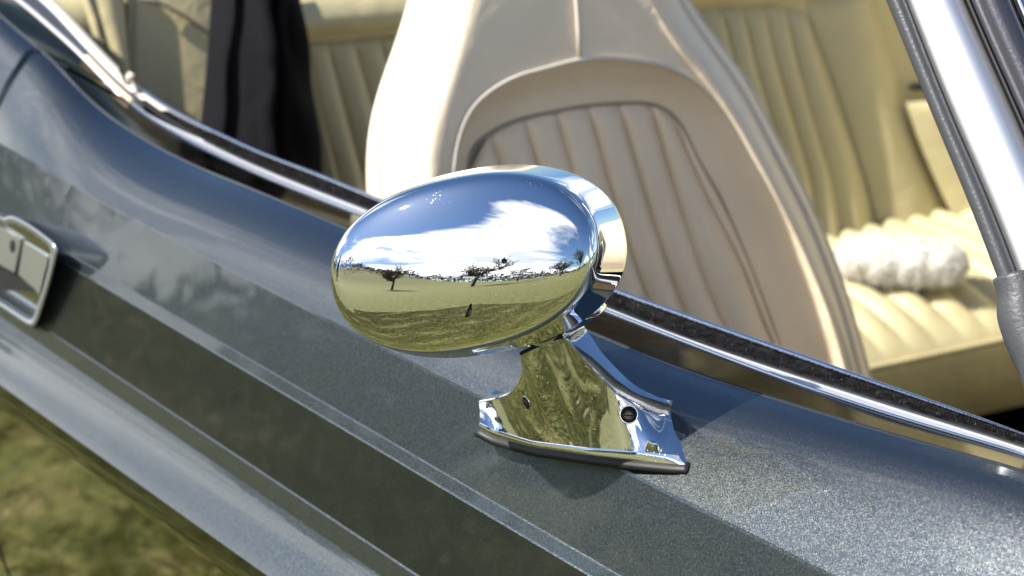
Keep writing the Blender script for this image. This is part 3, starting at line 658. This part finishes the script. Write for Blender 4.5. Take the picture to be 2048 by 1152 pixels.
        sc_ = [[(q@Vector((r*a_*math.cos(t), r*a_*math.sin(t)-r*.12, z_)))[:] for t in np.linspace(0, 2*math.pi, 24, endpoint=False)] for a_, z_ in ((.70, .0004), (.66, .0008), (.4, .0011), (.05, .0012))]
        recalc(grid('screw_head', sc_, M['steel'], mirror, closed=True, caps=True))
        recalc(grid('screw_slot', [[(q@Vector((x, y-r*.12, z_)))[:] for x, y in ((-r*.55, -r*.09), (r*.55, -r*.09), (r*.55, r*.09), (-r*.55, r*.09))] for z_ in (.0009, .00128)], M['black'], mirror, closed=True, caps=True, smooth=False))
    return o
foot()
# mirror glass on the rear face
def glass():
    rows = []
    for k in (1., .6, .2, .02):
        rows.append([tuple(HC+R3@np.array([-0.0347-.0006*(1-k), .060*k*math.cos(t), .036*k*math.sin(t)])) for t in np.linspace(0, 2*math.pi, 48, endpoint=False)])
    rows.insert(0, [tuple(np.array(p)+R3@np.array([.016, 0, 0])) for p in rows[0]])
    recalc(grid('mirror_glass', rows, M['mirror'], mirror, closed=True))
glass()
# small flat black marks on the housing
hb = BVHTree.FromPolygons([v.co for v in mirror.data.vertices], [p.vertices for p in mirror.data.polygons])
def dark_mark(poly):
    P = []
    for px, py in poly:
        loc, n_, i, _ = hb.ray_cast(Vector(CAM), Vector(ray(px, py)).normalized())
        if loc is not None: P.append(np.array(loc+n_*.0002))
    if len(P) < 3: return
    c = np.mean(P, 0); recalc(grid('housing_mark', [P, [c*.9+p*.1 for p in P]], M['black'], mirror, closed=True, caps=True))
dark_mark([(1003, 519), (1009, 516), (1015, 521), (1013, 526), (1007, 528), (1003, 525)])
dark_mark([(940, 608), (944, 607), (943, 630), (936, 634), (929, 634)])

# ------------------------------------------------------------------ door handle
def handle():
    def dp(px, py, Y): return onY(px, py, Y)
    Y0 = -.064
    O = [(8, 436), (24, 430), (60, 448), (100, 478), (113, 490), (116, 505), (100, 570), (84, 620), (72, 655), (62, 657), (20, 628), (-30, 596), (-72, 566), (-78, 550), (-60, 500), (-40, 430), (-26, 418)]
    # outline of the surround as a rectangle in the door's side plane
    def pl(px, py, off=0): return dp(px, py, Y0-off)
    inner = [(5, 455), (55, 474), (96, 500), (99, 508), (86, 565), (66, 632), (60, 636), (20, 605), (-30, 570), (-60, 548), (-62, 540), (-48, 495), (-28, 445), (-18, 440)]
    n = 90
    def rs(c, off): c = c+[c[0]]; return resample(chaikin([pl(x, y, off) for x, y in c], 2), n+1)[:-1]
    def shrink(c, k): m = np.mean(c, 0); return [tuple(m+(np.array(p)-m)*k) for p in c]
    rows = [rs(O, -.010), rs(O, .001), rs(shrink(O, .985), .0045), rs(shrink(O, .95), .0055), rs(shrink(O, .90), .0045), rs(shrink(O, .87), .001), rs(shrink(O, .86), -.012)]
    h = recalc(grid('door_handle', rows, M['handle'], car, closed=True))
    grid('handle_recess', [rs(shrink(O, .87), -.006), rs(shrink(O, .05), -.006)], M['bright'], h, closed=True)
    def slab(name, poly, o1, o2, m, bev=.93, tilt=0):
        ti = lambda x, y: tilt*((y-.58*x)-470)/100*.045; A = [pl(x, y, o1) for x, y in poly]; B = [pl(x, y, o2-.0012+ti(x, y)) for x, y in poly]; c = shrink(poly, bev); D = [pl(x, y, o2+ti(x, y)) for x, y in c]
        return recalc(grid(name, [A, B, D], m, h, closed=True, caps=True, smooth=False))
    slab('lock_plate', [(-55, 430), (4, 452), (44, 478), (30, 547), (-5, 528), (-68, 495)], -.012, -.0030, M['handle'], tilt=.10)
    slab('release_flap', [(47, 481), (98, 512), (80, 590), (36, 550)], -.012, -.0040, M['handle'], tilt=.10)
    slab('finger_cavity', [(-70, 500), (30, 549), (72, 580), (68, 583), (-20, 580), (-75, 560)], -.006, -.0015, M['black'], .98)
    K = [(24+8*math.cos(t)*.62+0, 492+14*math.sin(t)) for t in np.linspace(0, 2*math.pi, 12, endpoint=False)]
    slab('keyhole', K, -.0035, -.0022, M['black'], .9, .1)
handle()

# ------------------------------------------------------------------ black cloth by the rear seat
def cloth():
    ux = np.array([0.45, .89, 0]); base = onX(528, 200, -.98, 0)
    zt, zb = 1.14, .50; rows = []
    lp = lambda px, py: onX(px, py, -.98, 0)
    zs = np.linspace(zt, zb, 70)
    pl_ = sorted([(lp(x, y)[2], lp(x, y)[1]) for x, y in [(462, -160), (452, -60), (446, 0), (436, 120), (428, 200), (421, 262), (410, 420), (400, 700)]])
    pr_ = sorted([(lp(x, y)[2], lp(x, y)[1]) for x, y in [(560, -160), (577, -60), (583, 0), (600, 110), (614, 210), (629, 345), (650, 480), (690, 700)]])
    for z in zs:
        yl_ = np.interp(z, [p[0] for p in pl_], [p[1] for p in pl_]); yr_ = np.interp(z, [p[0] for p in pr_], [p[1] for p in pr_])
        row = []
        n = 72
        for i in range(n):
            a = 2*math.pi*i/n; s = .5-.5*math.cos(a); y = yl_+(yr_-yl_)*s
            front = math.sin(a) > 0; d = abs(math.sin(a))**.55
            x = -.98+(.045*d if front else -.05*d)
            if front:
                c1 = .26+.13*(zt-z)/.5; c2 = .44+.10*(zt-z)/.5; wv = .010*math.sin(z*38+1)
                x += .030*math.exp(-((s-c1-wv)/.035)**2)+.028*math.exp(-((s-c2-wv*.6)/.045)**2)-.028*math.exp(-((s-(c1+c2)/2-wv)/.05)**2)-.02*math.exp(-((s-.12)/.09)**2)
                x += .006*math.sin(z*60+s*9)*d
            row.append((x, y, z))
        rows.append(row)
    o = recalc(grid('black_cloth', rows, M['velvet'], None, closed=True, caps=True))
    top(o, 'black velvety cloth hanging in folds in front of the cream rear seat', 'cloth')
cloth()

# ------------------------------------------------------------------ fleece roll on the bench
def fleece():
    a = onZ(1700, 520, .565); b = onZ(1915, 530, .565)
    a = onZ(1680, 516, .556); b = onZ(1925, 530, .556); ax = b-a; Lg = np.linalg.norm(ax); ax /= Lg
    u = np.cross(ax, [0, 0, 1]); u /= np.linalg.norm(u); v = np.cross(u, ax); rows = []
    for s in np.linspace(-.08, 1.08, 60):
        k = max(0, 1-abs(2*s-1)**4.5/1.45)**.5; rr = .029*k*(1+.03*math.sin(s*23)+.02*math.sin(s*51))
        rows.append([a+ax*Lg*s+rr*(math.cos(t)*u*1.15+math.sin(t)*v)*(1+.03*math.sin(3*t+s*9)+.025*math.sin(5*t-s*31)) for t in np.linspace(0, 2*math.pi, 40, endpoint=False)])
    o = recalc(grid('fleece_duster', rows, M['wool'], None, closed=True, caps=True)); top(o, 'white fluffy fleece roll lying on the sunlit rear seat cushion', 'duster')
    R_ = np.array(rows); n = 12000; i = rng.integers(1, 58, n); j = rng.integers(0, 40, n); P = R_[i, j]; c = R_[i].mean(1); d = P-c; d /= (np.linalg.norm(d, axis=1)[:, None]+1e-6)
    P = P+rng.normal(0, .0018, (n, 3)); d = d*1.0+rng.normal(0, .35, (n, 3)); d /= np.linalg.norm(d, axis=1)[:, None]; ln = rng.uniform(.003, .008, n)[:, None]; w = rng.normal(0, 1, (n, 3)); w *= .0006/np.linalg.norm(w, axis=1)[:, None]
    V = np.stack([P-w, P+w, P+d*ln], 1).reshape(-1, 3); me = bpy.data.meshes.new('fleece_pile'); me.vertices.add(n*3); me.vertices.foreach_set('co', V.ravel()); me.loops.add(n*3)
    me.loops.foreach_set('vertex_index', np.arange(n*3)); me.polygons.add(n); me.polygons.foreach_set('loop_start', np.arange(0, n*3, 3)); me.update(calc_edges=True)
    link('fleece_pile', me, M['wool'], o, smooth=False, kind='stuff')
fleece()

# ------------------------------------------------------------------ trees mirrored in the chrome
def bare_tree(name, loc, H, spread, seed, label, up=.35, lev=6, group='bare trees round the lawn'):
    r_ = random.Random(seed); V = []; Fc = []; V2 = []; F2 = []
    def seg(p, q, ra, rb, st):
        Vv, Ff = st; t = (q-p).normalized(); a = t.orthogonal().normalized(); b = t.cross(a); k = len(Vv)
        for P, R_ in ((p, ra), (q, rb)):
            for i in range(5): an = 2*math.pi*i/5; Vv.append((P+a*math.cos(an)*R_+b*math.sin(an)*R_)[:])
        for i in range(5): j = (i+1) % 5; Ff.append((k+i, k+j, k+5+j, k+5+i))
    def grow(p, d, ln, rad, l):
        n = 3; q = p
        for i in range(n):
            j_ = .05 if l == 0 else .24; d2 = (d+Vector((r_.gauss(0, j_), r_.gauss(0, j_), r_.gauss(0, .12)+.03))).normalized(); nq = q+d2*ln/n; r2 = rad*(1-.22*(i+1)/n)
            seg(q, nq, rad*(1-.22*i/n), r2, (V, Fc) if l == 0 else (V2, F2)); q = nq; d = d2
            if l > 0 and i < n-1 and l < lev: 
                s = Vector((r_.gauss(0, 1), r_.gauss(0, 1), r_.gauss(.1, .6))).normalized(); grow(q, (d*.5+s).normalized(), ln*.55, rad*.45, l+1)
        if l < lev:
            for _ in range(r_.choice((2, 3)) if l else 5):
                s = Vector((r_.gauss(0, 1)*spread, r_.gauss(0, 1)*spread, r_.gauss(up, .5))).normalized(); grow(q, (d*.6+s).normalized(), ln*r_.uniform(.62, .85), rad*.62, l+1)
    root = bpy.data.objects.new(name, None); COL.objects.link(root); z = float(gz(np.array(loc[0]), np.array(loc[1]))); root.location = (loc[0], loc[1], z-.1)
    grow(Vector((0, 0, 0)), Vector((0, 0, 1)), H*.22, H*.024, 0)
    for nm, v, f in (('trunk', V, Fc), ('crown', V2, F2)):
        me = bpy.data.meshes.new(nm); me.from_pydata(v, [], f); me.update(); link(nm, me, M['bark'], root)
    top(root, label, 'tree', group)
def at_dir(az, d): return (d*math.cos(math.radians(az)), d*math.sin(math.radians(az)))
bare_tree('bare_tree', at_dir(-58, 46), 20, .9, 21, 'largest bare spreading tree, mirrored above the middle of the chrome housing', lev=5)
bare_tree('bare_tree', at_dir(-33, 50), 15, 1.8, 8, 'low wide-crowned bare tree, mirrored right of the middle of the chrome housing', lev=5)
bare_tree('bare_tree', at_dir(-80, 42), 15, 1.0, 12, 'slender bare tree, mirrored near the left tip of the chrome housing', up=.8, lev=5)
bare_tree('bare_tree', at_dir(-22, 38), 16, .7, 15, 'upright bare tree, mirrored at the right edge of the chrome housing', up=1.2, lev=5)
def pine(loc, H):
    root = bpy.data.objects.new('pine_tree', None); COL.objects.link(root); root.location = (*loc, float(gz(np.array(loc[0]), np.array(loc[1]))))
    tube('trunk', [(0, 0, 0), (.1, 0, H*.5), (0, .1, H*.95)], [H*.035, H*.025, H*.01], M['bark'], root)
    V = []; Fc = []; r_ = random.Random(4)
    for _ in range(2600):
        k = r_.randrange(9); cx = Vector((math.cos(k*2.4)*H*.27, math.sin(k*2.4)*H*.27, H*(.45+.06*k))); p = cx+Vector((r_.gauss(0, H*.10), r_.gauss(0, H*.10), r_.gauss(0, H*.035)))
        a = Vector((r_.gauss(0, 1), r_.gauss(0, 1), r_.gauss(0, 1))).normalized()*H*.03; b = a.orthogonal().normalized()*H*.012; i = len(V); V += [(p-b)[:], (p+b)[:], (p+a)[:]]; Fc.append((i, i+1, i+2))
    me = bpy.data.meshes.new('crown'); me.from_pydata(V, [], Fc); link('crown', me, M['needle'], root, smooth=False)
    top(root, 'dark flat-topped pine, mirrored between two bare trees in the chrome housing', 'tree')
pine(at_dir(-46, 60), 8)
def evergreen(loc, H, seed, label, group=None):
    root = bpy.data.objects.new('evergreen_tree', None); COL.objects.link(root); root.location = (*loc, 0)
    tube('trunk', [(0, 0, 0), (.05, 0, H*.4), (0, .05, H*.9)], [H*.03, H*.02, H*.006], M['bark'], root)
    g_ = np.random.default_rng(seed); n = 5200; z = H*(.06+.92*g_.random(n)**.8); R_ = H*.34*np.clip(1.05-z/H, .03, 1)**.75*(1+.18*np.sin(z*3.1)+.12*g_.normal(0, 1, n)); a = g_.uniform(0, 6.283, n); q = R_*np.sqrt(g_.uniform(.25, 1, n))
    P = np.stack([q*np.cos(a), q*np.sin(a), z], 1); A = g_.normal(0, 1, (n, 3)); A *= (H*.035)/np.linalg.norm(A, axis=1)[:, None]; B = g_.normal(0, 1, (n, 3)); B *= (H*.02)/np.linalg.norm(B, axis=1)[:, None]
    V = np.stack([P, P+A, P+B], 1).reshape(-1, 3); me = bpy.data.meshes.new('crown'); me.from_pydata(V.tolist(), [], [(3*i, 3*i+1, 3*i+2) for i in range(n)]); link('crown', me, M['needle'], root, smooth=False)
    top(root, label, 'tree', group)
for az, d, H, sd_, lb in ((-118, 26, 8, 1, 'dark broad evergreen mirrored at the left tip of the chrome housing'), (-132, 29, 7.5, 2, 'dark evergreen seen only as a soft reflection in the grey door paint'), (-143, 27, 6.5, 3, 'dark evergreen seen only as a soft reflection in the grey door paint'), (-155, 31, 7.5, 4, 'dark evergreen seen only as a soft reflection in the grey door paint')):
    evergreen(at_dir(az, d), H, sd_, lb, None if az == -118 else 'evergreens reflected in the door paint')
def litter():
    n = 2600; x = rng.uniform(-4.5, 3.5, n); y = rng.uniform(-5, -.15, n); z = rng.uniform(.012, .04, n); a = rng.uniform(0, 6.283, n); s_ = rng.uniform(.006, .02, n)
    c = np.stack([x, y, z], 1); u = np.stack([np.cos(a), np.sin(a), rng.uniform(-.4, .4, n)], 1)*s_[:, None]; v = np.stack([-np.sin(a), np.cos(a), rng.uniform(-.4, .4, n)], 1)*(s_*.45)[:, None]
    V = np.stack([c-u, c-v, c+u, c+v], 1).reshape(-1, 3); me = bpy.data.meshes.new('leaf_litter'); me.from_pydata(V.tolist(), [], [(4*i, 4*i+1, 4*i+2, 4*i+3) for i in range(n)])
    m = mat('dead_leaves', (.3, .2, .1), .8); t, b = nodes(m); gi = N(t, 'ShaderNodeNewGeometry'); t.links.new(ramp(t, gi.outputs['Random Per Island'], [(0, (.10, .06, .03)), (.6, (.30, .19, .09)), (1, (.62, .50, .36))]), b.inputs['Base Color'])
    o = link('leaf_litter', me, m, smooth=False, kind='stuff'); o['label'] = 'dead brown leaves scattered over the grass beside the car'; o['category'] = 'leaves'
litter()
def woods():
    n = 16000; th = rng.uniform(-3.1, 1.5, n); d = rng.uniform(95, 190, n); x = d*np.cos(th); y = d*np.sin(th)
    hmax = 5+4*np.sin(th*5)+2.5*np.sin(th*17)+1.5*np.sin(th*41)+9*np.exp(-((th+1.95)/.25)**2); z = gz(x, y)+rng.uniform(0, 1, n)*np.maximum(hmax, 2.0)
    s = rng.uniform(.8, 2.4, n); a = rng.normal(0, 1, (n, 3)); a /= np.linalg.norm(a, axis=1)[:, None]; b = rng.normal(0, 1, (n, 3)); b /= np.linalg.norm(b, axis=1)[:, None]
    P = np.stack([x, y, z], 1); V = np.stack([P, P+a*s[:, None], P+b*s[:, None]], 1).reshape(-1, 3)
    me = bpy.data.meshes.new('far_woodland'); me.vertices.add(n*3); me.vertices.foreach_set('co', V.ravel()); me.loops.add(n*3); me.loops.foreach_set('vertex_index', np.arange(n*3))
    me.polygons.add(n); me.polygons.foreach_set('loop_start', np.arange(0, n*3, 3)); me.update(calc_edges=True)
    m = mat('leafless_wood', (.07, .055, .045), .95); vary(m, .05, (.04, .04, .03), (.12, .09, .07))
    o = link('far_woodland', me, m, smooth=False, kind='stuff'); o['label'] = 'dark leafless woodland along the horizon mirrored in the chrome'; o['category'] = 'woodland'
woods()
